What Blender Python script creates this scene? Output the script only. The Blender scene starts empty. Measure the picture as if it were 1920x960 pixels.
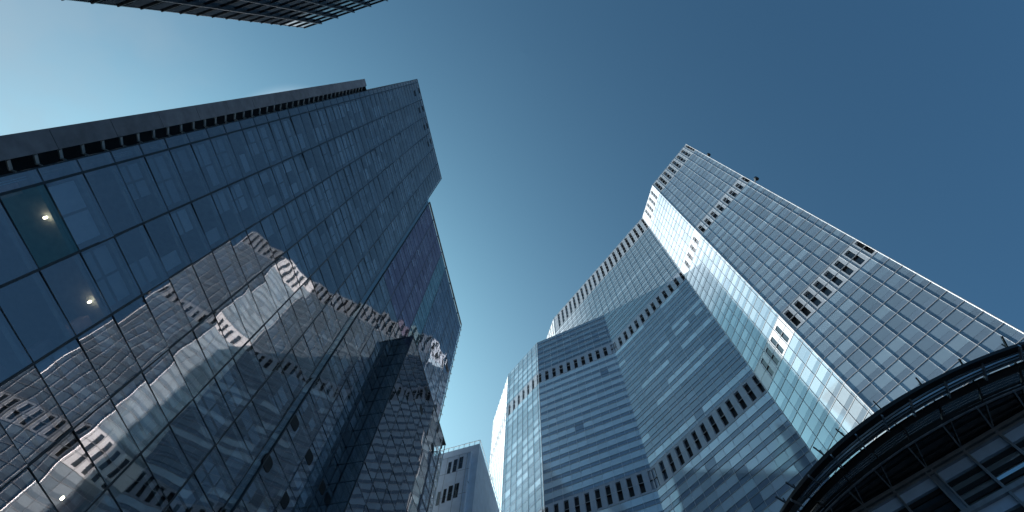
import bpy, bmesh, math, random
from mathutils import Vector, Matrix
rnd = random.Random(7)
R = math.radians
scene = bpy.context.scene
COL = scene.collection

# ------------------------------------------------------------------ camera
CAM_Z = 1.6
FPX = 990.0
UPV = Vector((0.02336, 0.38291, -1.0)).normalized()      # the zenith in camera axes
_fw = Vector((0, 0, -1)); _Y = (_fw - UPV * _fw.dot(UPV)).normalized(); _X = _Y.cross(UPV)
ROT = Matrix((_X, _Y, UPV))
cam = bpy.data.cameras.new("camera"); cam.sensor_width = 36; cam.lens = 36 * FPX / 1920
cam.clip_end = 5000; cam.clip_start = 0.1
camo = bpy.data.objects.new("camera", cam); COL.objects.link(camo)
camo.matrix_world = Matrix.Translation((0, 0, CAM_Z)) @ ROT.to_4x4()
scene.camera = camo

# ------------------------------------------------------------------ light
SUN_AZ, SUN_EL = 131.5, 27.0                                # mathematical azimuth from +X
SV = Vector((math.cos(R(SUN_EL)) * math.cos(R(SUN_AZ)), math.cos(R(SUN_EL)) * math.sin(R(SUN_AZ)), math.sin(R(SUN_EL))))
w = bpy.data.worlds.new("World"); scene.world = w; w.use_nodes = True
wn = w.node_tree.nodes; wl = w.node_tree.links
sky = wn.new('ShaderNodeTexSky'); sky.sky_type = 'NISHITA'; sky.sun_disc = False
sky.sun_elevation = R(SUN_EL); sky.sun_rotation = R(90 - SUN_AZ)
sky.air_density = 0.5; sky.dust_density = 7.5; sky.ozone_density = 4.0
bg = wn['Background']; bg.inputs[1].default_value = 0.1
cool = wn.new('ShaderNodeVectorMath'); cool.operation = 'MULTIPLY'; cool.inputs[1].default_value = (.50, .98, 1.03)   # cold white balance
wl.new(sky.outputs[0], cool.inputs[0]); # low haze and one thin veil of cloud high over the left tower
def wmath(op, a, b=None, c=None):
    n = wn.new('ShaderNodeMath'); n.operation = op
    for i, v in enumerate((a, b, c)):
        if v is None: continue
        if isinstance(v, (int, float)): n.inputs[i].default_value = v
        else: wl.new(v, n.inputs[i])
    return n.outputs[0]
wtc = wn.new('ShaderNodeTexCoord'); wnm = wn.new('ShaderNodeVectorMath'); wnm.operation = 'NORMALIZE'; wl.new(wtc.outputs['Generated'], wnm.inputs[0])
wsep = wn.new('ShaderNodeSeparateXYZ'); wl.new(wnm.outputs[0], wsep.inputs[0])
hz = wn.new('ShaderNodeMapRange'); hz.interpolation_type = 'SMOOTHSTEP'; wl.new(wsep.outputs['Z'], hz.inputs['Value'])
hz.inputs['From Min'].default_value = .98; hz.inputs['From Max'].default_value = .45; hz.inputs['To Min'].default_value = 0; hz.inputs['To Max'].default_value = .75
def cloud_at(az, el, rad, amount):
    d = wn.new('ShaderNodeVectorMath'); d.operation = 'DOT_PRODUCT'; wl.new(wnm.outputs[0], d.inputs[0])
    d.inputs[1].default_value = (math.cos(R(el)) * math.cos(R(az)), math.cos(R(el)) * math.sin(R(az)), math.sin(R(el)))
    m = wn.new('ShaderNodeMapRange'); m.interpolation_type = 'SMOOTHSTEP'; wl.new(d.outputs['Value'], m.inputs['Value'])
    m.inputs['From Min'].default_value = math.cos(R(rad)); m.inputs['From Max'].default_value = 1.0; m.inputs['To Max'].default_value = amount
    return m.outputs[0]
cno = wn.new('ShaderNodeTexNoise'); cno.inputs['Scale'].default_value = 3.2; cno.inputs['Detail'].default_value = 5; cno.inputs['Roughness'].default_value = .55
wl.new(wnm.outputs[0], cno.inputs['Vector'])
cr = wn.new('ShaderNodeMapRange'); cr.interpolation_type = 'SMOOTHSTEP'; wl.new(cno.outputs['Fac'], cr.inputs['Value']); cr.inputs['From Min'].default_value = .38; cr.inputs['From Max'].default_value = .68
wds = wn.new('ShaderNodeVectorMath'); wds.operation = 'DOT_PRODUCT'; wl.new(wnm.outputs[0], wds.inputs[0]); wds.inputs[1].default_value = SV
fs = wn.new('ShaderNodeMapRange'); fs.interpolation_type = 'SMOOTHSTEP'; wl.new(wds.outputs['Value'], fs.inputs['Value'])
fs.inputs['From Min'].default_value = .25; fs.inputs['From Max'].default_value = .95
veil = wmath('MINIMUM', wmath('ADD', wmath('MULTIPLY', hz.outputs[0], fs.outputs[0]), wmath('MULTIPLY', cloud_at(168, 46, 22, .36), cr.outputs[0])), .8)
wmx = wn.new('ShaderNodeMix'); wmx.data_type = 'RGBA'; wl.new(veil, wmx.inputs['Factor'])
wl.new(cool.outputs[0], wmx.inputs['A']); wmx.inputs['B'].default_value = (2.1, 2.62, 3.05, 1)
# two unseen bright cloud patches, added to put glare on the faceted tower
glare_patches = wmath('MULTIPLY', wmath('ADD', cloud_at(150.5, 64.5, 8.5, 1.0), cloud_at(114, 52, 7.5, 1.0)), wmath('ADD', wmath('MULTIPLY', cr.outputs[0], .6), .4))
wm2 = wn.new('ShaderNodeMix'); wm2.data_type = 'RGBA'; wl.new(glare_patches, wm2.inputs['Factor'])
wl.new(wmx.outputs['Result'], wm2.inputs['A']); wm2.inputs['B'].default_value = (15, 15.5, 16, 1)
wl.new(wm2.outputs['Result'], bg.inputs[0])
sl = bpy.data.lights.new("sun", 'SUN'); sl.energy = 5.0; sl.angle = R(0.5); sl.color = (1, 0.985, 0.95)
so = bpy.data.objects.new("sun", sl); COL.objects.link(so); so.rotation_euler = SV.to_track_quat('Z', 'Y').to_euler()
so.location = (0, 0, 400)
vs = scene.view_settings
vs.view_transform = 'Standard'; vs.look = 'None'; vs.gamma = 1; vs.exposure = 0.95; vs.use_curve_mapping = False
scene.cycles.max_bounces = 8; scene.cycles.glossy_bounces = 5; scene.cycles.transparent_max_bounces = 12
scene.cycles.use_denoising = True

# ------------------------------------------------------------------ helpers
def ray(p):
    return ROT @ Vector(((p[0] - 960) / FPX, -(p[1] - 480) / FPX, -1))
def P(p):
    """plan position of a picture point for a height of one above the eye"""
    d = ray(p); return Vector((d.x / d.z, d.y / d.z))
class Plane:
    """a vertical wall: s runs along it, z up from the ground, o outwards (towards the street)"""
    def __init__(self, a, b):
        self.a = Vector(a); self.b = Vector(b); self.d = (self.b - self.a).normalized(); self.len = (self.b - self.a).length
        n = Vector((-self.d.y, self.d.x)); D = n.dot(self.a)
        if D > 0: n = -n
        self.n = n; self.D = n.dot(self.a)
    def pt(self, s, z, o=0.0):
        p = self.a + self.d * s + self.n * o; return Vector((p.x, p.y, z))
    def hit(self, px):
        r = ray(px); t = self.D / (self.n.x * r.x + self.n.y * r.y); q = r * t
        return (Vector((q.x, q.y)) - self.a).dot(self.d), q.z + CAM_Z
def project(v):
    c = ROT.transposed() @ (v - Vector((0, 0, CAM_Z)))
    if c.z > -0.01: return None
    return 960 + FPX * c.x / -c.z, 480 - FPX * c.y / -c.z
def px_area(vs_):
    q = [project(v) for v in vs_]
    if any(x is None for x in q): return 0
    cx = sum(x[0] for x in q) / len(q); cy = sum(x[1] for x in q) / len(q)
    if not (0 <= cx <= 1920 and 0 <= cy <= 960): return 0
    return abs(sum(q[i][0] * q[(i + 1) % len(q)][1] - q[(i + 1) % len(q)][0] * q[i][1] for i in range(len(q)))) / 2

class MB:
    def __init__(self): self.v = []; self.f = []; self.c = []
    def quad(self, pts, col=(1, 1, 1, 1)):
        i = len(self.v); self.v += [tuple(p) for p in pts]; self.f.append(tuple(range(i, i + len(pts)))); self.c.append(col)
    def hexa(self, p, col=(1, 1, 1, 1)):
        """p: 4 points of the back, 4 of the front"""
        i = len(self.v); self.v += [tuple(x) for x in p]
        for q in ((0, 3, 2, 1), (4, 5, 6, 7), (0, 1, 5, 4), (1, 2, 6, 5), (2, 3, 7, 6), (3, 0, 4, 7)):
            self.f.append(tuple(i + k for k in q)); self.c.append(col)
    def wbox(self, pl, s0, s1, z0, z1, o0, o1, col=(1, 1, 1, 1), ds=0.0, dz=0.0, tilt=(0, 0)):
        """a box on a wall; ds, dz shrink the outer face; tilt moves the outer corners in and out"""
        sm, zm = (s0 + s1) / 2, (z0 + z1) / 2
        t = lambda s, z: (s - sm) * tilt[0] + (z - zm) * tilt[1]
        b = [pl.pt(s, z, o0) for s, z in ((s0, z0), (s1, z0), (s1, z1), (s0, z1))]
        g = [pl.pt(s, z, o1 + t(s, z)) for s, z in ((s0 + ds, z0 + dz), (s1 - ds, z0 + dz), (s1 - ds, z1 - dz), (s0 + ds, z1 - dz))]
        self.hexa(b + g, col)
    def box(self, c, s, col=(1, 1, 1, 1)):
        x, y, z = c; a, b, d = (q / 2 for q in s)
        self.hexa([Vector(q) for q in ((x - a, y - b, z - d), (x + a, y - b, z - d), (x + a, y + b, z - d), (x - a, y + b, z - d),
                                      (x - a, y - b, z + d), (x + a, y - b, z + d), (x + a, y + b, z + d), (x - a, y + b, z + d))], col)
    def bar(self, a, b, w_, h_=None, col=(1, 1, 1, 1)):
        h_ = h_ or w_; a = Vector(a); b = Vector(b); d = (b - a).normalized()
        u = d.cross(Vector((0, 0, 1)))
        if u.length < 1e-3: u = Vector((1, 0, 0))
        u.normalize(); v = d.cross(u).normalized(); u = u * w_ / 2; v = v * h_ / 2
        self.hexa([a - u - v, a + u - v, a + u + v, a - u + v, b - u - v, b + u - v, b + u + v, b - u + v], col)
    def tube(self, pts, r, n=10, col=(1, 1, 1, 1)):
        rings = []
        for k, p in enumerate(pts):
            p = Vector(p); d = (Vector(pts[min(k + 1, len(pts) - 1)]) - Vector(pts[max(k - 1, 0)])).normalized()
            u = d.cross(Vector((0, 0, 1)))
            if u.length < 1e-3: u = Vector((1, 0, 0))
            u.normalize(); v = u.cross(d)
            i = len(self.v)
            for j in range(n):
                a = 2 * math.pi * j / n; self.v.append(tuple(p + u * math.cos(a) * r + v * math.sin(a) * r))
            rings.append(i)
        for a, b in zip(rings, rings[1:]):
            for j in range(n):
                self.f.append((a + j, a + (j + 1) % n, b + (j + 1) % n, b + j)); self.c.append(col)
        for a in (rings[0], rings[-1]):
            self.f.append(tuple(a + j for j in range(n))); self.c.append(col)
    def sweep(self, pts, prof, col=(1, 1, 1, 1)):
        """prof: list of (outward, up) offsets, closed; pts: list of (point, outward 2D unit)"""
        n = len(prof); rings = []
        for p, o in pts:
            i = len(self.v); rings.append(i)
            for (a, b) in prof: self.v.append((p[0] + o[0] * a, p[1] + o[1] * a, p[2] + b))
        for a, b in zip(rings, rings[1:]):
            for j in range(n): self.f.append((a + j, a + (j + 1) % n, b + (j + 1) % n, b + j)); self.c.append(col)
        for a in (rings[0], rings[-1]): self.f.append(tuple(a + j for j in range(n))); self.c.append(col)
    def prism(self, poly, z0, z1, col=(1, 1, 1, 1)):
        n = len(poly); i = len(self.v)
        self.v += [(p[0], p[1], z0) for p in poly] + [(p[0], p[1], z1) for p in poly]
        for j in range(n): self.f.append((i + j, i + (j + 1) % n, i + n + (j + 1) % n, i + n + j)); self.c.append(col)
        self.f.append(tuple(i + j for j in range(n))); self.c.append(col)
        self.f.append(tuple(i + n + j for j in range(n))); self.c.append(col)
    def build(self, name, mat, parent=None, kind=None, label=None, smooth=False):
        me = bpy.data.meshes.new(name)
        off = parent_world(parent) if parent else Vector((0, 0, 0))
        me.from_pydata([(x - off.x, y - off.y, z - off.z) for x, y, z in self.v], [], self.f)
        bm = bmesh.new(); bm.from_mesh(me); bmesh.ops.recalc_face_normals(bm, faces=bm.faces); bm.to_mesh(me); bm.free()
        at = me.attributes.new("tint", 'FLOAT_COLOR', 'FACE')
        flat = []
        for c in self.c: flat += (list(c) + [1.0])[:4]
        at.data.foreach_set("color", flat)
        if smooth:
            for p in me.polygons: p.use_smooth = True
        me.materials.append(mat)
        o = bpy.data.objects.new(name, me); COL.objects.link(o)
        if parent: o.parent = parent
        if kind: o['kind'] = kind
        if label: o['label'] = label
        return o
def parent_world(o):
    v = Vector((0, 0, 0))
    while o: v += o.location; o = o.parent
    return v
def thing(name, loc, label, cat):
    o = bpy.data.objects.new(name, None); COL.objects.link(o); o.location = loc; o.empty_display_size = 2
    o['label'] = label; o['category'] = cat; return o

# ------------------------------------------------------------------ materials
def newmat(name):
    m = bpy.data.materials.new(name); m.use_nodes = True; nt = m.node_tree; nt.nodes.clear()
    out = nt.nodes.new('ShaderNodeOutputMaterial'); return m, nt, out
def wobble(nt, amp, scale):
    """uneven float glass: the normal strays a little from flat, panel to panel"""
    N = nt.nodes; L = nt.links
    tc = N.new('ShaderNodeTexCoord'); no = N.new('ShaderNodeTexNoise'); no.inputs['Scale'].default_value = scale
    no.inputs['Detail'].default_value = 1.0
    L.new(tc.outputs['Object'], no.inputs['Vector'])
    sub = N.new('ShaderNodeVectorMath'); sub.operation = 'SUBTRACT'; sub.inputs[1].default_value = (.5, .5, .5)
    L.new(no.outputs['Color'], sub.inputs[0])
    sc = N.new('ShaderNodeVectorMath'); sc.operation = 'SCALE'; sc.inputs['Scale'].default_value = amp
    L.new(sub.outputs[0], sc.inputs[0])
    ge = N.new('ShaderNodeNewGeometry'); ad = N.new('ShaderNodeVectorMath'); ad.operation = 'ADD'
    L.new(ge.outputs['Normal'], ad.inputs[0]); L.new(sc.outputs[0], ad.inputs[1])
    nm = N.new('ShaderNodeVectorMath'); nm.operation = 'NORMALIZE'; L.new(ad.outputs[0], nm.inputs[0])
    return nm.outputs[0]
def clear_glass(name, ior, amp, scale, trans=(.3, .4, .48)):
    m, nt, out = newmat(name); N = nt.nodes; L = nt.links
    nrm = wobble(nt, amp, scale)
    at = N.new('ShaderNodeAttribute'); at.attribute_name = 'tint'
    gl = N.new('ShaderNodeBsdfGlossy'); gl.inputs['Roughness'].default_value = 0.015
    L.new(at.outputs['Color'], gl.inputs['Color']); L.new(nrm, gl.inputs['Normal'])
    tr = N.new('ShaderNodeBsdfTransparent'); tr.inputs['Color'].default_value = (*trans, 1)
    fr = N.new('ShaderNodeFresnel'); fr.inputs['IOR'].default_value = ior
    g2 = N.new('ShaderNodeNewGeometry'); inv = N.new('ShaderNodeMath'); inv.operation = 'SUBTRACT'; inv.inputs[0].default_value = 1
    L.new(g2.outputs['Backfacing'], inv.inputs[1]); fm = N.new('ShaderNodeMath'); fm.operation = 'MULTIPLY'
    L.new(fr.outputs[0], fm.inputs[0]); L.new(inv.outputs[0], fm.inputs[1])
    mx = N.new('ShaderNodeMixShader'); L.new(fm.outputs[0], mx.inputs[0]); L.new(tr.outputs[0], mx.inputs[1]); L.new(gl.outputs[0], mx.inputs[2])
    L.new(mx.outputs[0], out.inputs[0]); return m
def panel_glass(name, ior, amp, scale, rough=0.05, metal=0.0, cast=(.88, 1.0, 1.02)):
    """glazing with something right behind it: the tint is the blind or panel one sees in the glass"""
    m, nt, out = newmat(name); N = nt.nodes; L = nt.links
    b = N.new('ShaderNodeBsdfPrincipled'); at = N.new('ShaderNodeAttribute'); at.attribute_name = 'tint'
    cw = N.new('ShaderNodeVectorMath'); cw.operation = 'MULTIPLY'; cw.inputs[1].default_value = cast
    L.new(at.outputs['Color'], cw.inputs[0]); L.new(cw.outputs[0], b.inputs['Base Color'])
    b.inputs['Roughness'].default_value = rough; b.inputs['IOR'].default_value = ior; b.inputs['Metallic'].default_value = metal
    L.new(wobble(nt, amp, scale), b.inputs['Normal'])
    # the diffuse part sits behind the flat pane: coat carries the reflection
    L.new(b.outputs[0], out.inputs[0]); return m
def solid(name, col, rough=0.5, metal=0.0, noise=0.15, scale=1.5, spec=0.5):
    m, nt, out = newmat(name); N = nt.nodes; L = nt.links
    b = N.new('ShaderNodeBsdfPrincipled'); b.inputs['Roughness'].default_value = rough; b.inputs['Metallic'].default_value = metal
    b.inputs['Specular IOR Level'].default_value = spec
    tc = N.new('ShaderNodeTexCoord'); no = N.new('ShaderNodeTexNoise'); no.inputs['Scale'].default_value = scale; no.inputs['Detail'].default_value = 5
    L.new(tc.outputs['Object'], no.inputs['Vector'])
    mr = N.new('ShaderNodeMapRange'); mr.inputs['From Min'].default_value = .3; mr.inputs['From Max'].default_value = .7
    mr.inputs['To Min'].default_value = 1 - noise; mr.inputs['To Max'].default_value = 1 + noise
    L.new(no.outputs['Fac'], mr.inputs['Value'])
    at = N.new('ShaderNodeAttribute'); at.attribute_name = 'tint'
    mu = N.new('ShaderNodeVectorMath'); mu.operation = 'SCALE'; mu.inputs[0].default_value = col; L.new(mr.outputs[0], mu.inputs['Scale'])
    m2 = N.new('ShaderNodeVectorMath'); m2.operation = 'MULTIPLY'; L.new(mu.outputs[0], m2.inputs[0]); L.new(at.outputs['Color'], m2.inputs[1])
    L.new(m2.outputs[0], b.inputs['Base Color']); L.new(b.outputs[0], out.inputs[0]); return m
def lamp_mat(name, col, e):
    m, nt, out = newmat(name); em = nt.nodes.new('ShaderNodeEmission'); em.inputs[0].default_value = (*col, 1); em.inputs[1].default_value = e
    nt.links.new(em.outputs[0], out.inputs[0]); return m

M = {}
M['left_glass'] = clear_glass('reflective_blue_glass', 4.1, 0.013, 0.25, (.88, .93, .95))
M['tower_glass'] = panel_glass('coated_tower_glass', 1.6, 0.012, 0.2, metal=.32)
M['rear_glass'] = panel_glass('rear_glass', 1.6, 0.01, 0.2)
M['dark_frame'] = solid('dark_anodised_frame', (.025, .03, .035), .45)
M['fin'] = solid('pale_aluminium_fin', (.6, .61, .62), .32, 0.25)
M['white_panel'] = solid('white_metal_panel', (.72, .74, .75), .45, noise=.06, scale=.4)
M['void'] = solid('dark_vent_recess', (.012, .013, .014), .7)
M['stone'] = solid('grey_stone_panel', (.30, .28, .29), .75, noise=.18, scale=.9)
M['concrete'] = solid('concrete_slab', (.28, .28, .27), .85)
M['core'] = solid('core_wall', (.20, .20, .20), .9)
M['column'] = solid('rose_concrete_column', (.34, .25, .25), .85)
M['blind'] = solid('roller_blind', (.5, .52, .55), .8, noise=.05)
M['steel'] = solid('grey_painted_steel', (.36, .39, .42), .35, .5)
M['bracket'] = solid('light_steel_bracket', (.5, .5, .48), .5)
M['black_metal'] = solid('black_metal', (.016, .017, .019), .4)
M['blade'] = solid('aluminium_blade', (.62, .65, .68), .28, .8)
M['slat'] = solid('blue_grey_louvre', (.55, .62, .68), .25, .85)
M['soffit'] = solid('dark_soffit_panel', (.02, .024, .026), .25)
M['clad'] = solid('pale_grey_cladding', (.62, .71, .80), .55, noise=.08, scale=.5)
M['rb_glass'] = panel_glass('office_glass', 2.1, 0.01, 0.5, .03)
M['rb_coated'] = panel_glass('coated_office_glass', 2.0, 0.006, 0.3, .03, metal=.7)
M['tube'] = solid('brushed_steel_tube', (.5, .54, .58), .3, .85)
M['lattice'] = solid('white_lattice_steel', (.7, .7, .68), .5)
M['lamp'] = lamp_mat('warm_lamp', (1, .86, .6), 14)
M['roof'] = solid('roof_membrane', (.15, .15, .15), .9)
M['paving'] = solid('granite_paving', (.19, .2, .21), .8, noise=.3, scale=.8)

# ------------------------------------------------------------------ ground
g = MB(); g.quad([(-2500, -2500, 0), (2500, -2500, 0), (2500, 2500, 0), (-2500, 2500, 0)])
go = g.build('ground', M['paving']); go['kind'] = 'structure'

# ================================================================== the faceted tower on the right
K = 230.0
fl = 0.0160 * K; bay = 0.0125 * K
rt = thing('faceted_glass_tower', (70, 95, 0), 'tall faceted pale glass tower with rows of dark slots and a low wing', 'skyscraper')
Apt, ABp, BCp = P((1287.5, 271)) * K, P((1224, 348)) * K, P((1205, 409)) * K
Clp = P((1038, 599)) * K; Gp = P((1025, 636)) * K
h1 = 0.8262 * K
DCp = Vector((.1690, .4148)) * K; DEp = P((1007, 643)) * h1; EFp = P((953, 703)) * h1; FZp = P((924.5, 791)) * h1
Z = lambda t: CAM_Z + t * K
ROWS = ((.433, .459, .4302, .4622), (.7035, .7275, .7022, .7342), (.947, .9985, .9422, 1.002))
inset = 0.30
def shrink(poly, k=inset):
    c = sum((Vector(p) for p in poly), Vector((0, 0))) / len(poly)
    return [Vector(p) + (c - Vector(p)).normalized() * k * 1.5 for p in poly]
upper = [Apt, ABp, BCp, Clp, Gp, Vector((.17, .74)) * K, Vector((.44, .47)) * K, Vector((.41, .188)) * K]
lower = [DCp, DEp, EFp, FZp, Vector((.012, .74)) * K, Vector((.17, .72)) * K, Clp * 1.02 + Vector((4, 3))]
core = MB(); core.prism(shrink(upper, .8), 0, Z(1.0) - .4, (.05, .06, .075, 1))
core.build('tower_core', M['rear_glass'], rt)
core = MB(); core.prism(shrink(lower, .8), 0, Z(.826) - .4, (.05, .06, .075, 1))
core.build('wing_core', M['rear_glass'], rt)
facets = [  # name, a, b, z0, z1, s-phase of the mullions, zone
    ('A', ABp, Apt, 10, Z(1.004)), ('B', BCp, ABp, 10, Z(1.004)), ('C', Clp, BCp, 10, Z(1.004)), ('G', Gp, Clp, 150, Z(1.004)),
    ('D', DEp, DCp, 10, Z(.8265)), ('E', EFp, DEp, 10, Z(.8265)), ('F', FZp, EFp, 10, Z(.8265))]
PH = {'A': -.0363, 'B': -.2210, 'C': -.2187, 'D': -.0788, 'E': -.3594, 'F': -.5366, 'G': 0}
SLOT = {'A': (.28, .72), 'B': (.10, .52), 'C': (0.02, .47), 'D': (0.02, .47), 'E': (.02, .42), 'F': (.1, .5), 'G': (.1, .5)}
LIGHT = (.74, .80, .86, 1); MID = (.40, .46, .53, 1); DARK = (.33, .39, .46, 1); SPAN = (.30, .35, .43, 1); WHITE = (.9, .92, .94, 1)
mech_list = []; pane_list = []; trans_list = []; vent_list = []
def vary(c, a=.12):
    k = 1 + rnd.uniform(-a, a); return (c[0] * k, c[1] * k, c[2] * k, 1)
for nm, a, b, z0, z1 in facets:
    pl = Plane(a, b)
    sdir = 1 if pl.d.dot(Vector(b) - Vector(a)) > 0 else -1
    base_s = pl.a.dot(pl.d)
    ph = PH[nm] * K - base_s
    # the phase numbers are along each wall's own direction; walls drawn a->b run the same way
    n0 = math.ceil((0.02 - ph) / bay); ml = []
    k = n0
    while ph + k * bay < pl.len - 0.02: ml.append(ph + k * bay); k += 1
    edges = [0.0] + [m for m in ml if m > .4 and m < pl.len - .4] + [pl.len]
    zk = [Z(.3182 - .016 * 24 + .016 * j) for j in range(0, 90)]
    zk = [z for z in zk if z0 <= z < z1 - .5]
    runs = {}
    for zi, z in enumerate(zk):
        zt = min(z + fl, z1); t = (z - CAM_Z) / K
        row = next((r for r in ROWS if r[2] - .002 <= t < r[3] - .006), None)
        light_run = 0; lit = False
        for bi, (s0, s1) in enumerate(zip(edges, edges[1:])):
            sa, sb = s0 + .03, s1 - .03
            if row:
                if abs(t - row[2]) > .006: continue
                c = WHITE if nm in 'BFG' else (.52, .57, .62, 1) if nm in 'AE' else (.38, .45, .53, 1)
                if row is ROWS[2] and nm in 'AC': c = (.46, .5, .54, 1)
                if s1 - s0 > .2: mech_list.append((pl, sa, sb, Z(row[2]) + .03, Z(row[3]) - .03, vary(c, .05), row, nm, ph))
                continue
            zs = z + fl * .36
            # ---- what stands behind the vision pane
            if rnd.random() < .30: lit = rnd.random() < .5
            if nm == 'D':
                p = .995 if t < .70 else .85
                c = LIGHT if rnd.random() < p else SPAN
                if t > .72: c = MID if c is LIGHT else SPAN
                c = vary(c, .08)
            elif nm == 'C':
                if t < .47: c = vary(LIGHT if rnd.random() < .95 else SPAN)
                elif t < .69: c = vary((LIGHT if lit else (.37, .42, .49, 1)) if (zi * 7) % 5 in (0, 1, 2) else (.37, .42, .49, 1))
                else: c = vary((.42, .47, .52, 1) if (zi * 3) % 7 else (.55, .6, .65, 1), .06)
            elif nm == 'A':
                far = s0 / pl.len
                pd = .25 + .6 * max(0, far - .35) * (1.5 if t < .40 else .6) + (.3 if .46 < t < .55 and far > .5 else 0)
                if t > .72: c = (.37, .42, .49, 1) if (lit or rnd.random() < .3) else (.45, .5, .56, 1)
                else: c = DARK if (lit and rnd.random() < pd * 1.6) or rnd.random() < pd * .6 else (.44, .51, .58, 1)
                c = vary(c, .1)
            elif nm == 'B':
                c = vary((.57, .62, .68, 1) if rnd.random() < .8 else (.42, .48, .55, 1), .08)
            elif nm in 'FG': c = vary(WHITE, .03)  # sun glare on these narrow facets painted as a white tint
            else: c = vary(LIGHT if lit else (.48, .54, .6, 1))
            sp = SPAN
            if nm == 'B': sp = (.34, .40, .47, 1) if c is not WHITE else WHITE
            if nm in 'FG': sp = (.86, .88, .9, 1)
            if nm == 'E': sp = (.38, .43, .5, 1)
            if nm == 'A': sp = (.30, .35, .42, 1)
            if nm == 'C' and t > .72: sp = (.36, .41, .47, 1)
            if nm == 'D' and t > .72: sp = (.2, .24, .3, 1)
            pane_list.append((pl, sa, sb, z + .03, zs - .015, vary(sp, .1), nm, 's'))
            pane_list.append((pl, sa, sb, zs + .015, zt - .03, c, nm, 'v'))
    for z in zk + [z1]:
        trans_list.append((pl, 0, pl.len, z, nm))
    # mullions
    for i, s in enumerate([m for m in ml if m > .4 and m < pl.len - .4]):
        mb = MB(); mb.wbox(pl, s - .055, s + .055, z0, z1, -.12, .085, ds=.035); mb.build('mullion', M['fin'], rt)
# panes: the hundred largest in the picture are pieces of their own, the rest one glazing
def pane_mesh(p, depth=.06):
    pl, s0, s1, za, zb, c, nm, kd = p
    mb = MB(); mb.wbox(pl, s0, s1, za, zb, -.06, 0, c, tilt=TILT[id(p)]); return mb
TILT = {id(p): (rnd.gauss(0, .0016), rnd.gauss(0, .0016) - (.05 if p[6] in 'CD' else 0)) for p in pane_list}
def emit_panes(panes, parent, mat, n=100, name='window_pane', rest='glazing'):
    ar = sorted(panes, key=lambda p: -px_area([p[0].pt(p[1], p[3]), p[0].pt(p[2], p[3]), p[0].pt(p[2], p[4]), p[0].pt(p[1], p[4])]))
    for p in ar[:n]: pane_mesh(p).build(name, mat, parent)
    mb = MB()
    for p in ar[n:]:
        pl, s0, s1, za, zb, c, nm, kd = p; mb.wbox(pl, s0, s1, za, zb, -.06, 0, c, tilt=TILT[id(p)])
    mb.build(rest, mat, parent, kind='stuff')
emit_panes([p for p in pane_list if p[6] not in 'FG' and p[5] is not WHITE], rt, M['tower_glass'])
M['glare_glass'] = panel_glass('painted_glare_glass', 1.5, .012, .2, .12)  # glazing of the sunlit narrow facets, their glare painted into the white tint
emit_panes([p for p in pane_list if p[6] in 'FG' or p[5] is WHITE], rt, M['glare_glass'], 0, rest='painted_glare_panes')
PW = solid('plant_floor_panel', (1, 1, 1), .3, noise=.05, scale=.6)
wp = MB()
for pl, sa, sb, za, zb, c, row, nm, ph in mech_list:
    lo, hi = SLOT[nm]; k = math.floor((sa - ph) / bay + .05); m = ph + k * bay
    s0, s1 = max(sa, m + lo * bay), min(sb, m + hi * bay); v0, v1 = Z(row[0]), Z(row[1])
    if s1 - s0 < .45 or v1 > zb:
        wp.wbox(pl, sa, sb, za, zb, -.7, .004, c); continue
    if s0 > sa + .02: wp.wbox(pl, sa, s0, za, zb, -.7, .004, c)
    if s1 < sb - .02: wp.wbox(pl, s1, sb, za, zb, -.7, .004, c)
    wp.wbox(pl, s0 + .001, s1 - .001, za, v0, -.7, .003, c); wp.wbox(pl, s0 + .001, s1 - .001, v1, zb, -.7, .003, c)
    vent_list.append((pl, s0, s1, v0, v1, nm))
wp.build('plant_floor_panels', PW, rt, kind='stuff')
tl = sorted(trans_list, key=lambda t: -px_area([t[0].pt(t[1], t[3]), t[0].pt(t[2], t[3]), t[0].pt(t[2], t[3] + .2), t[0].pt(t[1], t[3] + .2)]))
rest = MB()
for i, (pl, s0, s1, z, nm) in enumerate(tl):
    mb = MB() if i < 100 else rest
    tw = .07 if nm in 'AB' else .045
    mb.wbox(pl, s0, s1, z - tw, z + tw, -.1, .055 if nm not in 'AB' else .075, dz=.02)
    if i < 100: mb.build('transom', M['fin'], rt)
rest.build('transom_grid', M['fin'], rt, kind='stuff')
vl = sorted(vent_list, key=lambda t: -px_area([t[0].pt(t[1], t[3]), t[0].pt(t[2], t[3]), t[0].pt(t[2], t[4]), t[0].pt(t[1], t[4])]))
rest = MB()
def vent_mesh(mb, pl, s0, s1, za, zb):
    mb.wbox(pl, s0 - .02, s1 + .02, za - .02, zb + .02, -.69, -.52)
    return mb
for i, (pl, s0, s1, za, zb, nm) in enumerate(vl):
    if i < 100:
        o = vent_mesh(MB(), pl, s0, s1, za, zb).build('vent_slot', M['void'], rt)
        f = MB(); zm = (za + zb) / 2
        f.wbox(pl, s0, s1, zm - .12, zm + .12, -.5, -.12)
        f.build('slot_bar', M['black_metal'], o)
    else: vent_mesh(rest, pl, s0, s1, za, zb)
if rest.v: rest.build('far_vent_slots', M['void'], rt, kind='stuff')
# corner trims and roofs
for q, z1 in ((Apt, 1.004), (ABp, 1.004), (BCp, 1.004), (Clp, 1.004), (DEp, .8265), (EFp, .8265), (FZp, .8265), (DCp, .8265)):
    mb = MB(); mb.tube([(q.x, q.y, 8), (q.x, q.y, Z(z1) + .05)], .13, 8); mb.build('corner_trim', M['fin'], rt)
mb = MB(); mb.prism(shrink(upper, .3), Z(1.0) - .4, Z(1.0) - .1); mb.build('roof', M['roof'], rt)
mb = MB(); mb.prism(shrink(lower, .3), Z(.826) - .4, Z(.826) - .1); mb.build('wing_roof', M['roof'], rt)
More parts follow.
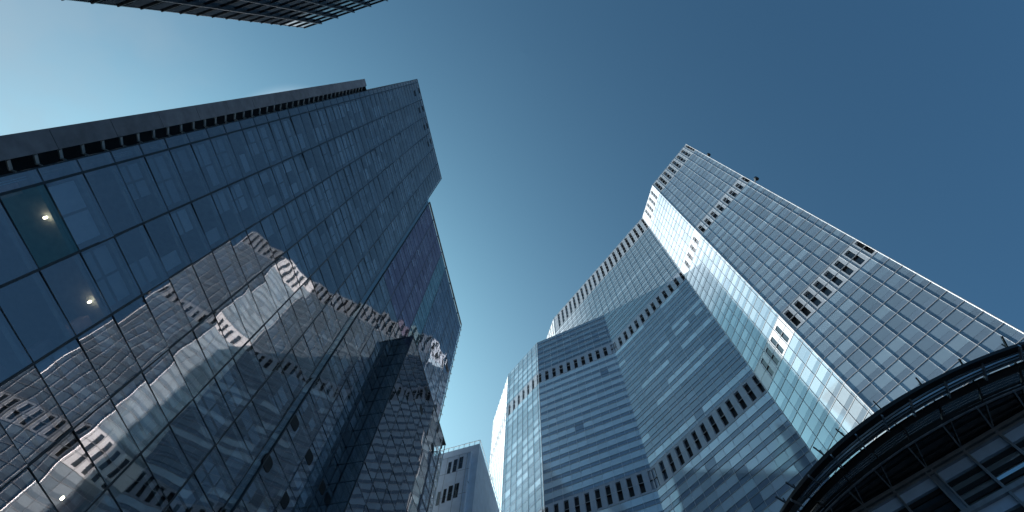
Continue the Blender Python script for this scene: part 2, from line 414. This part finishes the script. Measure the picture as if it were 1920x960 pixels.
# two aviation lights on arms at the far edge
Apl = Plane(ABp, Apt)
for px in ((1329, 290), (1418.5, 335)):
    s, z = Apl.hit(px); q = Apl.pt(pl and Apl.len, z, 0); e = Apl.pt(s, z, 0)
    mb = MB(); mb.bar(Apl.pt(Apl.len - .2, z - .6, 0), e, .35); o = mb.build('aviation_light_arm', M['fin'], rt)
    mb = MB(); mb.tube([e - Vector((0, 0, .5)), e + Vector((0, 0, .2)), e + Vector((0, 0, .8))], .55, 10); mb.build('aviation_light', M['black_metal'], o)

Fpl = Plane(FZp, EFp)
s0_, z0_ = Fpl.hit((917, 896))
mb = MB(); mb.bar(Fpl.pt(s0_, z0_, -.2), Fpl.pt(s0_, z0_, 1.6), .2); o = mb.build('lamp_arm', M['black_metal'], rt)
for o_ in (.5, 1.7):
    mb = MB(); c_ = Fpl.pt(s0_, z0_, o_); mb.tube([c_ - Vector((0, 0, .45)), c_, c_ + Vector((0, 0, .45))], .45, 10); mb.build('facade_lamp', M['black_metal'], o)

# ================================================================== the dark glass tower on the left
H = 200.0
LA = P((783, 152)) * H; LB = P((828, 335)) * H
Ld = (LB - LA).normalized(); Ln = Vector((-Ld.y, Ld.x))
if Ln.dot(LA) < 0: Ln = -Ln
LD = Ln.dot(LA)
org = Ln * LD                                      # s = 0
lp = Plane(org, org + Ld * 100)                     # outward normal looks at the street
HZ = lambda t: CAM_Z + t * H
lt = thing('dark_glass_tower', (org.x + Ld.x * 40 - 25, org.y + Ld.y * 40, 0), 'dark blue mirror glass tower with a black bracketed recess along its edge', 'skyscraper')
S = lambda t: t * H
BW = .0299 * H; FH = .0199 * H
def body(mb, s0, s1, z0, z1, o0, o1, col=(.6, .6, .6, 1)): mb.wbox(lp, s0, s1, z0, z1, o0, o1, col)
lpanes = []
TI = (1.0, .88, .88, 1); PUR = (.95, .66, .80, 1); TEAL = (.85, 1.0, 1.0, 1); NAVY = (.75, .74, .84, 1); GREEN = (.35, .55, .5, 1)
zr = [HZ(1.0 - .0199 * k) for k in range(0, 50)]
zr = [z for z in zr if z > 4]
su = [S(.0045), S(.0105)] + [S(.0105) + BW * k for k in range(1, 7)]
sl_ = [S(.1975) + S(.02945) * k for k in range(0, 9)]
for zt, zb in zip(zr, zr[1:]):
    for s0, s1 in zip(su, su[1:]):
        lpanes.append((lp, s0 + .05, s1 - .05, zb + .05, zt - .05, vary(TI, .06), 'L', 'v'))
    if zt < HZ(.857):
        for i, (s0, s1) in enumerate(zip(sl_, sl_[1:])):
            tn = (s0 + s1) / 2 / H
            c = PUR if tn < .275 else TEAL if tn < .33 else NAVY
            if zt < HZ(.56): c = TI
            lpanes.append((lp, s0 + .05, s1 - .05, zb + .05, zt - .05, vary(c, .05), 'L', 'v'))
# the wing that stands 4 m proud of the lower part
z0f = .5163
WA = P((775, 631)) * (z0f * H); WB = P((838, 835)) * (z0f * H)
wpn = Plane(WA, WA + Ld * 100)
wfull = (WB - WA).dot(Ld); wlen = wfull - 2.6
wo = (LD - Ln.dot(WA))                              # how far it stands out
zrw = [HZ(z0f)] + [z for z in zr if z < HZ(z0f) - 1]
nb = 6; wb = wlen / nb
for zt, zb in zip(zrw, zrw[1:]):
    for i in range(nb):
        lpanes.append((wpn, i * wb + .05, (i + 1) * wb - .05, zb + .05, zt - .05, vary(TI, .06), 'L', 'v'))
# its side wall, turned to the left
sidep = Plane(WA + Ln * wo, WA)
if sidep.n.dot(Ld) > 0: sidep.n = -sidep.n
for zt, zb in zip(zrw, zrw[1:]):
    lpanes.append((sidep, .05, wo - .05, zb + .05, zt - .05, vary((.6, .62, .62, 1), .05), 'L', 'v'))
YAW = .012
for p in lpanes: TILT[id(p)] = (YAW + rnd.gauss(0, .0055), rnd.gauss(0, .0055))
# one pane without a blind, greenish
gs, gz = lp.hit((75, 420))
for i, p in enumerate(lpanes):
    if p[0] is lp and p[1] < gs < p[2] and p[3] < gz < p[4]:
        t_ = TILT[id(p)]; q = p[:5] + (GREEN,) + p[6:]; lpanes[i] = q; TILT[id(q)] = t_
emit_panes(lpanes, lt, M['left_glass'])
# frames
def frame_v(pl, s, z0, z1, wdt=.16): mb = MB(); mb.wbox(pl, s - wdt / 2, s + wdt / 2, z0, z1, -.15, .05); mb.build('mullion', M['dark_frame'], lt)
for s in su[1:]: frame_v(lp, s, 2, HZ(1.0), .22)
frame_v(lp, su[0], 2, HZ(1.0), .12)
for s in sl_: frame_v(lp, s, 2, HZ(.855), .20)
for i in range(nb + 1): frame_v(wpn, min(max(i * wb, .05), wlen - .05), 2, HZ(z0f) + .1, .14)
for z in zr:
    mb = MB(); mb.wbox(lp, su[0], su[-1], z - .035, z + .035, -.12, .03); mb.build('transom', M['dark_frame'], lt)
for z in [HZ(.855)] + [z for z in zr if z < HZ(.85)]:
    mb = MB(); mb.wbox(lp, sl_[0], sl_[-1], z - .032, z + .032, -.12, .028); mb.build('transom', M['dark_frame'], lt)
rest = MB()
for z in zrw: rest.wbox(wpn, 0, wlen, z - .05, z + .05, -.12, .03); rest.wbox(sidep, 0, wo, z - .05, z + .05, -.12, .03)
rest.build('wing_transoms', M['dark_frame'], lt, kind='stuff')
# inside: slabs, core, columns, blinds, a few lamps
for z in zr:
    mb = MB(); mb.wbox(lp, su[0] + .1, su[-1] - .2, z - .45, z - .06, -12, -.35)
    if z < HZ(.85): mb.wbox(lp, sl_[0] + .1, sl_[-1] - .3, z - .451, z - .061, -12, -.35)
    mb.build('floor_slab', M['concrete'], lt)
mb = MB(); mb.wbox(lp, S(.0046), su[-1] - .3, 0, HZ(1.0) - .5, -46, -9.0); mb.build('core', M['core'], lt)
mb = MB(); mb.wbox(lp, su[-1] - .3, sl_[-1] - .4, 0, HZ(.85), -46, -9.0); mb.build('lower_core', M['core'], lt)
mb = MB(); mb.wbox(lp, sl_[-1] - .4, sl_[-1] - .1, 0, HZ(.85), -46, -.3, (.05, .07, .1, 1)); mb.build('end_glazing', M['rear_glass'], lt)
mb = MB(); mb.wbox(lp, su[-1] - .3, su[-1] - .05, HZ(.85), HZ(1.0) - .4, -46, -.3, (.05, .07, .1, 1)); mb.build('end_glazing', M['rear_glass'], lt)
for s in su[1::2] + sl_[1::2]:
    mb = MB(); mb.wbox(lp, s - .45, s + .45, 0, HZ(1.0) - 2 if s < su[-1] else HZ(.84), -2.6, -1.7); mb.build('column', M['column'], lt)
mb = MB(); mb.wbox(wpn, .2, wlen - .25, 0, HZ(z0f) - .2, -wo - .0, -1.6, (.35, .35, .35, 1)); mb.build('wing_core', M['core'], lt)
vis = [p for p in lpanes if p[0] is lp]
vis.sort(key=lambda p: -px_area([p[0].pt(p[1], p[3]), p[0].pt(p[2], p[3]), p[0].pt(p[2], p[4]), p[0].pt(p[1], p[4])]))
LAMPS = [lp.hit(px) for px in ((85, 408), (168, 566), (280, 908), (117, 934))]
far_blinds = MB()
for ip, p in enumerate(vis[:420]):
    if any(p[1] < a < p[2] and p[3] < b < p[4] for a, b in LAMPS) or rnd.random() < .12: continue
    mb = MB() if ip < 92 else far_blinds; sa, sb, za, zb = p[1] + .3, p[2] - .3, p[3] + .3, p[4] - .6
    kk = rnd.uniform(.5, 1.0); g = (1.0 * kk, 1.04 * kk, 1.08 * kk, 1)
    n_ = rnd.choice((2, 2, 3)); wd = (sb - sa) / n_; hh = rnd.choice((.42, .46, .5, .9)) * (zb - za)
    for q_ in range(n_):
        if rnd.random() < .25: continue
        mb.wbox(lp, sa + q_ * wd + .12, sa + (q_ + 1) * wd - .12, zb - hh, zb, -.62, -.58, g)
        if rnd.random() < .7: mb.wbox(lp, sa + q_ * wd + .12, sa + (q_ + 1) * wd - .12, za, zb - hh - .35, -.62, -.58, (g[0] * .7, g[1] * .7, g[2] * .7, 1))
    if mb.v and ip < 92: mb.build('roller_blind', M['blind'], lt)
far_blinds.build('far_roller_blinds', M['blind'], lt, kind='stuff')
for px in ((85, 408), (168, 566), (280, 908), (117, 934)):
    s, z = lp.hit(px); r = ray(px); e = lp.pt(s, z, 0); e = e + (e - Vector((0, 0, CAM_Z))).normalized() * .9
    mb = MB(); mb.tube([e + Vector((0, 0, -.12)), e + Vector((0, 0, .12))], .09, 10); mb.build('ceiling_lamp', M['lamp'], lt)
# stone fin, recess and brackets along the edge
for k, (a, b) in enumerate(zip([0] + [0.045 + .0345 * i for i in range(19)], [0.045 + .0345 * i for i in range(19)] + [.679])):
    if b <= a: continue
    mb = MB(); mb.wbox(lp, S(-.0095), S(-.0008), HZ(a) + .03 if a else 0, HZ(min(b, .679)) - .03, -6, .05, vary((1, 1, 1, 1), .1)); mb.build('stone_panel', M['stone'], lt)
mb = MB(); mb.wbox(lp, S(-.009), S(-.001), 0, HZ(.678), -5.9, .02, (.3, .3, .3, 1)); mb.build('fin_wall', M['stone'], lt)
mb = MB(); mb.wbox(lp, S(-.0009), S(.0044), 0, HZ(.676), -3.4, -3.0); mb.build('recess_back', M['void'], lt)
mb = MB(); mb.wbox(lp, S(-.009), S(.0044), HZ(.676), HZ(.678), -5, -.2); mb.build('recess_cap', M['dark_frame'], lt)
zz = .0155
while zz < .67:
    z = HZ(zz); mb = MB()
    a = lp.pt(S(-.0008), z, -.35); b = lp.pt(S(.0042), z + .35, -.35)
    mb.bar(lp.pt(S(-.0006), z, -.4), lp.pt(S(.0030), z + .32, -.9), .13, .3)
    mb.bar(lp.pt(S(.0030), z + .32, -.9), lp.pt(S(.0043), z + .25, -.5), .1); mb.bar(lp.pt(S(.0030), z + .32, -.9), lp.pt(S(.0043), z + .75, -1.1), .1)
    mb.build('bracket', M['bracket'], lt)
    zz += .01205
# copings: bright where the sun comes over the roof
mb = MB()
for a, b in ((.0045, .19),): mb.wbox(lp, S(a), S(b), HZ(1.0) + .06, HZ(1.0) + .30, -.5, .06)
mb.build('roof_coping', M['steel'], lt)
mb = MB(); mb.wbox(lp, sl_[0], sl_[-1], HZ(.855) + .06, HZ(.855) + .3, -.5, .05); mb.build('lower_coping', M['steel'], lt)
mb = MB(); mb.wbox(wpn, 0, wfull, HZ(z0f) + .11, HZ(z0f) + .35, -wo, .05); mb.build('wing_coping', M['dark_frame'], lt)
mb = MB(); mb.wbox(lp, S(.1902), S(.1972), 0, HZ(.856), -.5, -.12, (.9, .95, 1, 1)); mb.build('joint_strip', M['left_glass'], lt)
mb = MB(); mb.wbox(lp, S(.0045), S(.19), HZ(1.0) - .3, HZ(1.0), -46, -.5); mb.build('roof', M['roof'], lt)
mb = MB(); mb.wbox(lp, S(.19), S(.433), HZ(.85), HZ(.853), -46, -.5); mb.build('lower_roof', M['roof'], lt)
zz = .60
while zz < .85:
    mb = MB(); mb.bar(lp.pt(S(.4325), HZ(zz), .0), lp.pt(S(.4365), HZ(zz) + .2, .1), .14, .3); mb.build('edge_bracket', M['bracket'], lt); zz += .0199
for i in range(9):
    mb = MB(); s_ = S(.01) + i * S(.0222); mb.bar(lp.pt(s_, HZ(1.0) + .2, -.3), lp.pt(s_, HZ(1.0) + 1.3, -.3), .09); mb.build('railing_post', M['steel'], lt)
mb = MB(); mb.bar(lp.pt(S(.0045), HZ(1.0) + 1.3, -.3), lp.pt(S(.19), HZ(1.0) + 1.3, -.3), .1); mb.build('roof_railing', M['steel'], lt)
# dark openings with rounded ends
def opening(pl, s, z, ws=1.7, hs=2.2):
    mb = MB(); pts = []
    r_ = min(ws, hs) * .3
    for cx, cz, a0 in ((ws / 2 - r_, hs / 2 - r_, 0), (-ws / 2 + r_, hs / 2 - r_, 90), (-ws / 2 + r_, -hs / 2 + r_, 180), (ws / 2 - r_, -hs / 2 + r_, 270)):
        for k in range(5):
            a = R(a0 + k * 22.5); pts.append((s + cx + r_ * math.cos(a), z + cz + r_ * math.sin(a)))
    i = len(mb.v); n = len(pts)
    mb.v += [tuple(pl.pt(a, b, -.05)) for a, b in pts] + [tuple(pl.pt(a, b, .02)) for a, b in pts]
    for j in range(n): mb.f.append((j, (j + 1) % n, n + (j + 1) % n, n + j)); mb.c.append((1, 1, 1, 1))
    mb.f.append(tuple(range(n))); mb.f.append(tuple(range(n, 2 * n))); mb.c += [(1, 1, 1, 1)] * 2
    mb.build('vent_opening', M['void'], lt)
for px in ((553, 793), (580, 857), (502, 868), (604, 913), (534, 937)): s, z = lp.hit(px); opening(lp, s, z, 2.0, 1.8)
for px in ((800, 733), (790, 768), (810, 768), (800, 806), (820, 800), (811, 840), (827, 832)): s, z = wpn.hit(px); opening(wpn, s, z, 2.1, 1.9)
for px in ((778, 175), (786, 170), (786.5, 207), (793, 204), (796, 239), (801, 236), (803, 270), (807.5, 265)): s, z = lp.hit(px); opening(lp, s, z, 1.9, 2.5)
# white lattice mast at the end of the wing
MZ = HZ(z0f) + .1
for e in (.25, 2.5):
    for o in (-.15, -1.9):
        mb = MB(); mb.bar(wpn.pt(wlen + e, 0, o), wpn.pt(wlen + e, MZ, o), .2); mb.build('mast_chord', M['lattice'], lt)
z = 2.0; i = 0; lat = MB()
while z < MZ - 2.5:
    for o in (-.15, -1.9):
        a, b = (.25, 2.5) if i % 2 else (2.5, .25)
        lat.bar(wpn.pt(wlen + a, z, o), wpn.pt(wlen + b, z + 2.4, o), .13); lat.bar(wpn.pt(wlen + .25, z, o), wpn.pt(wlen + 2.5, z, o), .13)
    for e in (.25, 2.5):
        lat.bar(wpn.pt(wlen + e, z, -.15), wpn.pt(wlen + e, z, -1.9), .13); lat.bar(wpn.pt(wlen + e, z, -.15), wpn.pt(wlen + e, z + 2.4, -1.9), .11)
    z += 2.4; i += 1
lat.build('mast_lacing', M['lattice'], lt)

# ================================================================== the ribbed tower at the top of the picture
T = 130.0
M['rib'] = solid('weathered_steel_rib', (.15, .16, .17), .3, .5)
U1 = P((570, 52)) * T; U2 = P((720, 0)) * T
up = Plane(U1, U2); TZ = lambda t: CAM_Z + t * T
ul = thing('ribbed_office_tower', (U1.x + 15, U1.y - 25, 0), 'dark tower corner with protruding ribs cut off by the top of the picture', 'skyscraper')
ub = .0312 * T; uf = .0325 * T; nbay = 9
mb = MB(); mb.wbox(up, 0, ub * nbay, 0, TZ(1.0) - .3, -30, -.9, (.15, .15, .16, 1)); mb.build('core', M['core'], ul)
upan = []
k = 0
while TZ(1.0) - uf * (k + 1) > 2:
    zt = TZ(1.0) - uf * k
    for i in range(nbay):
        upan.append((up, i * ub + .12, (i + 1) * ub - .12, zt - uf + 1.0, zt - .12, vary((.05, .06, .08, 1), .4), 'U', 'v'))
    mb = MB(); mb.wbox(up, 0, ub * nbay, zt - .14, zt + .1, -.8, .18); mb.build('floor_band', M['dark_frame'], ul)
    k += 1
for p in upan: TILT[id(p)] = (rnd.gauss(0, .002), rnd.gauss(0, .002))
emit_panes(upan, ul, M['tower_glass'])
mb = MB()
for i in range(k):
    zt = TZ(1.0) - uf * i
    for j in range(nbay):
        mb.hexa([up.pt(j * ub + .1, zt - uf + .1, -.5), up.pt((j + 1) * ub - .1, zt - uf + .1, -.5), up.pt((j + 1) * ub - .1, zt - uf + .95, -.5), up.pt(j * ub + .1, zt - uf + .95, -.5),
                 up.pt(j * ub + .1, zt - uf + .1, .1), up.pt((j + 1) * ub - .1, zt - uf + .1, .1), up.pt((j + 1) * ub - .1, zt - uf + .95, -.35), up.pt(j * ub + .1, zt - uf + .95, -.35)], vary((1, 1, 1, 1), .2))
mb.build('spandrel_panels', solid('spandrel_metal', (.06, .07, .08), .3, .4), ul, kind='stuff')
for i in range(nbay + 1):
    for s in ([0.12] if i == 0 else [i * ub]):
        mb = MB(); mb.wbox(up, s - .12, s + .12, 0, TZ(1.0) + (.2 if i == 0 else .6), -.6, .45 if i else .06, ds=.03); mb.build('rib', M['rib'], ul)
mb = MB(); mb.wbox(up, -.02, ub * nbay, TZ(1.0) - .3, TZ(1.0) + .25, -30, .05); mb.build('roof_coping', M['dark_frame'], ul)

# ================================================================== the curved louvred office block at the lower right
hb = 40.0
rb = thing('louvred_office_block', (48, 42, 0), 'dark low office block with a curved louvred eave and gridded windows', 'office building')
CU = {'rail': ((1.36, 1.136), .675), 'gutter': ((1.458, 1.198), .768), 'blades': ((1.578, 1.317), .895), 'louv': ((1.498, 1.231), .761), 'tube': ((1.617, 1.365), .895)}
def arc(name, mult, a0=-196, a1=-88, n=64, lift=0.0, blend=None, bt=0.0):
    """points along one ring; blend and bt slide towards another ring"""
    out = []
    (c, r) = CU[name]
    for i in range(n + 1):
        a = R(a0 + (a1 - a0) * i / n)
        p = Vector((c[0] + r * math.cos(a), c[1] + r * math.sin(a)))
        if blend:
            c2, r2 = CU[blend]; q = Vector((c2[0] + r2 * math.cos(a), c2[1] + r2 * math.sin(a))); p = p.lerp(q, bt)
        h = hb * mult; o = Vector((math.cos(a), math.sin(a)))
        out.append(((p.x * h, p.y * h, CAM_Z + h + lift), o))
    return out
def ring(name, prof, nm, mat, mult, parent=rb, **kw):
    mb = MB(); mb.sweep(arc(nm, mult, **kw), prof); return mb.build(name, mat, parent)
def rect(a, b): return [(-a, -b), (a, -b), (a, b), (-a, b)]
ring('roof_rail', rect(.06, .06), 'rail', M['black_metal'], 1.03)
mg = 1.0
ring('gutter', rect(.30, .16), 'gutter', M['black_metal'], mg, lift=.1, blend='rail', bt=.35)
for t_ in (.16, .36, .56, .76):
    ring('sunshade_blade', [(-.02, -.08), (.03, -.08), (.03, .08), (-.02, .08)], 'gutter', M['blade'], 1.0, blend='blades', bt=t_)
mb = MB()
for k in range(1): mb.sweep([((p[0] - o[0] * 0, p[1], p[2] + .5), o) for p, o in arc('gutter', 1.0, blend='blades', bt=.62)], rect(.75, .04))
mb.build('eave_plate', M['soffit'], rb)
ring('inner_gutter', rect(.34, .12), 'blades', M['black_metal'], 1.0, lift=.05, blend='louv', bt=.55)
for k in range(6):
    ring('louvre_slat', [(-.02, -.04), (.02, -.04), (.02, .04), (-.02, .04)], 'louv', M['slat'], .99 - .016 * k / 6, blend='tube', bt=(k + .5) / 6)
mb = MB(); pts = [Vector(p[0]) for p in arc('tube', .97)]; mb.tube(pts, .24, 12); mb.build('eave_tube', M['tube'], rb, smooth=True)
bk = MB()
bk.sweep(arc('tube', .985, lift=.9), rect(.05, .5)); bk.build('screen_back', M['soffit'], rb)
# wall below
zbm = .962 * hb
b0 = P((1623, 954)) * zbm; b1 = P((1919, 781)) * zbm
wl_ = Plane(b0, b1)
def q(s): return s * zbm              # along the wall from the left end of the beam in view
s_off = P((1623, 954)).dot((P((1919, 781)) - P((1623, 954))).normalized())
def WZ(t): return CAM_Z + t * zbm
top = WZ(1.0)
cols = [(-.2345, -.2325), (-.157, -.155), (-.079, -.077), (-.001, .001), (.0766, .0786), (.161, .176), (.2545, .2565), (.333, .335), (.411, .413)]
sA, sB = -.36 * zbm, .62 * zbm
# the soffit between tube and wall
tubep = arc('tube', .965, n=64)
sof = MB()
bays_edges = []
tp = []
for (p, o) in tubep:
    v = Vector((p[0], p[1])); s = (v - wl_.a).dot(wl_.d); tp.append((s, Vector(p)))
for (sa, pa), (sb, pb) in zip(tp, tp[1:]):
    if sa < sA or sb > sB: continue
    wa, wb2 = wl_.pt(sa, top + .55, -.3), wl_.pt(sb, top + .55, -.3)
    if (Vector((pa.x, pa.y)) - wl_.a).dot(wl_.n) < .2: continue
    sof.hexa([pa + Vector((0, 0, .5)), pb + Vector((0, 0, .5)), wb2 + Vector((0, 0, .5)), wa + Vector((0, 0, .5)), pa, pb, wb2, wa])
sof.build('soffit', M['soffit'], rb)
def tube_at(s):
    for (sa, pa), (sb, pb) in zip(tp, tp[1:]):
        if sa <= s <= sb or sb <= s <= sa: return pa.lerp(pb, (s - sa) / (sb - sa))
# beam
mb = MB(); mb.wbox(wl_, sA, sB, top - .05, top + .28, -.5, .30); mb.wbox(wl_, sA, sB, top - .42, top - .18, -.5, .18); mb.build('edge_beam', M['steel'], rb)
mb = MB(); mb.wbox(wl_, sA, sB, top + .27, top + .75, -.6, .12); mb.build('clerestory_rail', M['black_metal'], rb)
mb = MB(); mb.wbox(wl_, sA, sB, 0, top + .2, -24, -.7, (.12, .12, .12, 1)); mb.build('core', M['core'], rb)
mb = MB(); mb.prism([(wl_.pt(sA, 0, -.6).x, wl_.pt(sA, 0, -.6).y), (wl_.pt(sB, 0, -.6).x, wl_.pt(sB, 0, -.6).y), (wl_.pt(sB, 0, -24).x, wl_.pt(sB, 0, -24).y), (wl_.pt(sA, 0, -24).x, wl_.pt(sA, 0, -24).y)], top + .76, top + 1.6)
mb.build('roof', M['roof'], rb)
SH = .112 * zbm
for st in range(4):
    zt = top - .42 - st * SH; zb = zt - SH + .42
    if st: 
        mb = MB(); mb.wbox(wl_, sA, sB, zt - .04, zt + .36, -.5, .28); mb.build('floor_beam', M['steel'], rb)
    ed = [sA] + [x for c in cols for x in (q(c[0]), q(c[1]))] + [sB]
    for i in range(0, len(ed), 2):
        s0, s1 = ed[i] + .05, ed[i + 1] - .05
        if s1 - s0 < .3: continue
        mb = MB(); mb.wbox(wl_, s0, s1, zt - .95, zt - .02, -.45, -.10, vary((.9, 1.15, 1.4, 1), .12)); mb.build('blind_band', M['blind'], rb)
        mb = MB(); 
        if s0 > q(.17): mb.wbox(wl_, s0, s1, zb, zt - .96, -.55, -.42, vary((.6, .66, .72, 1), .1), tilt=(0, .03)); mb.build('window_pane', M['rb_coated'], rb)
        else: mb.wbox(wl_, s0, s1, zb, zt - .96, -.5, -.42, vary((.05, .07, .09, 1), .2)); mb.build('window_pane', M['rb_glass'], rb)
        for k in range(3):
            z = zt - 1.0 - k * (SH - 1.5) / 3.0
            mb = MB(); mb.wbox(wl_, s0, s1, z - .48, z - .1, -.40, -.26 + .02 * k); mb.build('louvre_fin', M['black_metal'], rb)
for c0, c1 in cols:
    w_ = q(c1) - q(c0)
    for s in (q(c0), q(c1)):
        mb = MB(); mb.wbox(wl_, s - .07, s + .07, 0, top - .05, -.5, .22); mb.build('column', M['steel'], rb)
    if w_ > .3:
        mb = MB(); mb.wbox(wl_, q(c0) + .08, q(c1) - .08, 0, top - .45, -.5, .02, (.8, .9, 1, 1)); mb.build('column_panel', M['steel'], rb)
    sm = (q(c0) + q(c1)) / 2; tpnt = tube_at(sm)
    if tpnt is not None:
        mb = MB(); mb.bar(tpnt - Vector((0, 0, .12)), wl_.pt(sm, top + .35, 0), .12); mb.build('strut', M['steel'], rb)
        tb = tube_at(sm + q(.02))
        if tb is not None:
            mb = MB(); mb.bar(tb - Vector((0, 0, .1)), wl_.pt(sm + .1, top + .4, 0), .07); mb.build('strut', M['steel'], rb)
for t_ in (.12, .34, .62, .84):
    mb = MB(); pp = []
    for (sa, pa) in tp[::2]:
        if sa < sA or sa > sB or (Vector((pa.x, pa.y)) - wl_.a).dot(wl_.n) < .4: continue
        e = wl_.pt(sa, top + .55, -.3); pp.append(pa.lerp(e, t_) - Vector((0, 0, .05)))
    for a, b in zip(pp, pp[1:]): mb.bar(a, b, .07, .1)
    mb.build('soffit_rib', M['black_metal'], rb)
# posts over the rail and brackets across the blades
def curve_hit(name, px, mult):
    v = P(px) * (hb * mult); return Vector((v.x, v.y, CAM_Z + hb * mult))
cc = Vector(CU['rail'][0])
for px in ((1472, 940), (1491, 914), (1542, 850), (1583, 817), (1652, 767), (1730, 725), (1808, 691), (1886, 650)):
    v = P(px); o = (v - cc).normalized()
    p = curve_hit('rail', px, 1.03); o3 = Vector((o.x, o.y, 0))
    mb = MB(); mb.bar(p - o3 * 2.6 - Vector((0, 0, 1.6)), p + o3 * .9 + Vector((0, 0, .35)), .11, .2); mb.bar(p - o3 * .1 - Vector((0, 0, .9)), p + Vector((0, 0, .45)), .09)
    mb.build('rail_post', M['black_metal'], rb)
for a_, b_ in (((1483, 937), (1505, 948)), ((1516, 892), (1538, 908)), ((1558, 853), (1580, 876)), ((1604, 814), (1622, 841)), ((1653, 778), (1666, 808)), ((1706, 749), (1715, 780)), ((1772, 715), (1780, 745)), ((1842, 682), (1849, 712)), ((1911, 648), (1916, 675))):
    a = curve_hit('', a_, .996); b = curve_hit('', b_, .992)
    mb = MB(); mb.bar(a, b, .12, .3); mb.build('blade_bracket', M['tube'], rb)
for a_, b_ in (((1530, 940), (1546, 951)), ((1573, 881), (1597, 909)), ((1628, 836), (1652, 866)), ((1692, 795), (1707, 827)), ((1762, 760), (1769, 795)), ((1834, 720), (1842, 757)), ((1912, 683), (1917, 722))):
    a = curve_hit('', a_, .985); b = curve_hit('', b_, .968)
    mb = MB(); mb.bar(a, b, .12, .16); mb.build('screen_bracket', M['black_metal'], rb)

# ================================================================== the pale building between the towers
hw = 106.0
wcrop = lambda x, y: P((780 + x / 4.365, 740 + y / 4.365))
pb = thing('pale_clad_building', (-12, 125, 0), 'pale grey clad building with triple windows in the gap between the towers', 'building')
q1 = wcrop(450, 470) * hw; q0 = wcrop(262, 520) * hw
fd = (q1 - q0).normalized()
q0 = q1 - fd * 13
side = Vector((.267, .964)).normalized()
fp = Plane(q0, q1)
PZ = CAM_Z + hw
mb = MB(); mb.prism([q0, q1, q1 + side * 30, q0 + side * 30], 0, PZ); mb.build('front_volume', M['clad'], pb)
k1 = wcrop(522, 400) * (hw * 1.035)
kb0 = k1 - fd * 16
mb = MB(); mb.prism([kb0, k1, k1 + side * 30, kb0 + side * 30], 0, CAM_Z + hw * 1.035); mb.build('rear_volume', M['clad'], pb)
for i in range(12):
    p = kb0 + fd * (16 * i / 11.0)
    mb = MB(); z = CAM_Z + hw * 1.035; mb.bar((p.x, p.y, z), (p.x, p.y, z + 1.3), .12); mb.build('railing_post', M['lattice'], pb)
z = CAM_Z + hw * 1.035
mb = MB(); mb.bar((kb0.x, kb0.y, z + 1.3), (k1.x, k1.y, z + 1.3), .14); mb.bar((k1.x, k1.y, z + 1.3), (k1.x + side.x * 25, k1.y + side.y * 25, z + 1.3), .14); mb.build('railing', M['lattice'], pb)
# windows read off the front wall
W0 = [((268, 555), (295, 548), (292, 640)), ((312, 535), (344, 524), (338, 625)), ((358, 515), (391, 503), (380, 600)),
      ((228, 775), (254, 768), (248, 880)), ((270, 750), (306, 740), (300, 860)), ((320, 730), (356, 720), (345, 838)), ((180, 800), (206, 790), (200, 900))]
for a, b, c in W0:
    f_ = lambda p: fp.hit((780 + p[0] / 4.365, 740 + p[1] / 4.365))
    sa, za = f_(a); sb, zb = f_(b); sc, zc = f_(c)
    z1 = (za + zb) / 2; z0 = zc
    mb = MB(); mb.wbox(fp, sa, sb, z0, z1, -.2, .02, (.25, .28, .32, 1)); o = mb.build('window', M['steel'], pb)
    zm = (z0 + z1) / 2
    mb = MB(); mb.wbox(fp, sa + .12, sb - .12, z0 + .12, zm - .08, -.1, .04, (.05, .055, .06, 1)); mb.wbox(fp, sa + .12, sb - .12, zm + .08, z1 - .12, -.1, .04, (.05, .055, .06, 1)); mb.build('pane', M['rb_glass'], o)
for k in range(1, 14):
    mb = MB(); z = PZ - 7.5 * k + 2; mb.wbox(fp, 0, fp.len, z - .05, z + .05, -.1, .008, (.6, .6, .6, 1)); mb.build('cladding_joint', M['steel'], pb)
sp_ = Plane(q1, q1 + side * 30)
if sp_.n.x < 0: sp_.n = -sp_.n
for i in range(1, 4):
    mb = MB(); mb.wbox(fp, fp.len - i * 3.1 - .04, fp.len - i * 3.1 + .04, 20, PZ, -.1, .006, (.6, .6, .6, 1)); mb.build('cladding_joint', M['steel'], pb)
mb = MB(); mb.bar(fp.pt(fp.len - .8, 20, .12), fp.pt(fp.len - .8, PZ - .3, .12), .16); mb.build('drain_pipe', M['steel'], pb)
mb = MB(); mb.wbox(fp, -.2, fp.len + .1, PZ - .01, PZ + .35, -.5, .12); mb.build('parapet', M['clad'], pb)
mb = MB(); mb.box((kb0.x + fd.x * 8 + side.x * 5, kb0.y + fd.y * 8 + side.y * 5, z + 1.2), (5, 3, 2.4)); mb.build('roof_plant', M['steel'], pb)
mb = MB(); mb.wbox(sp_, .5, 30, PZ - 9.3, PZ - 9.0, -.1, .03); mb.build('side_gutter', M['black_metal'], pb)
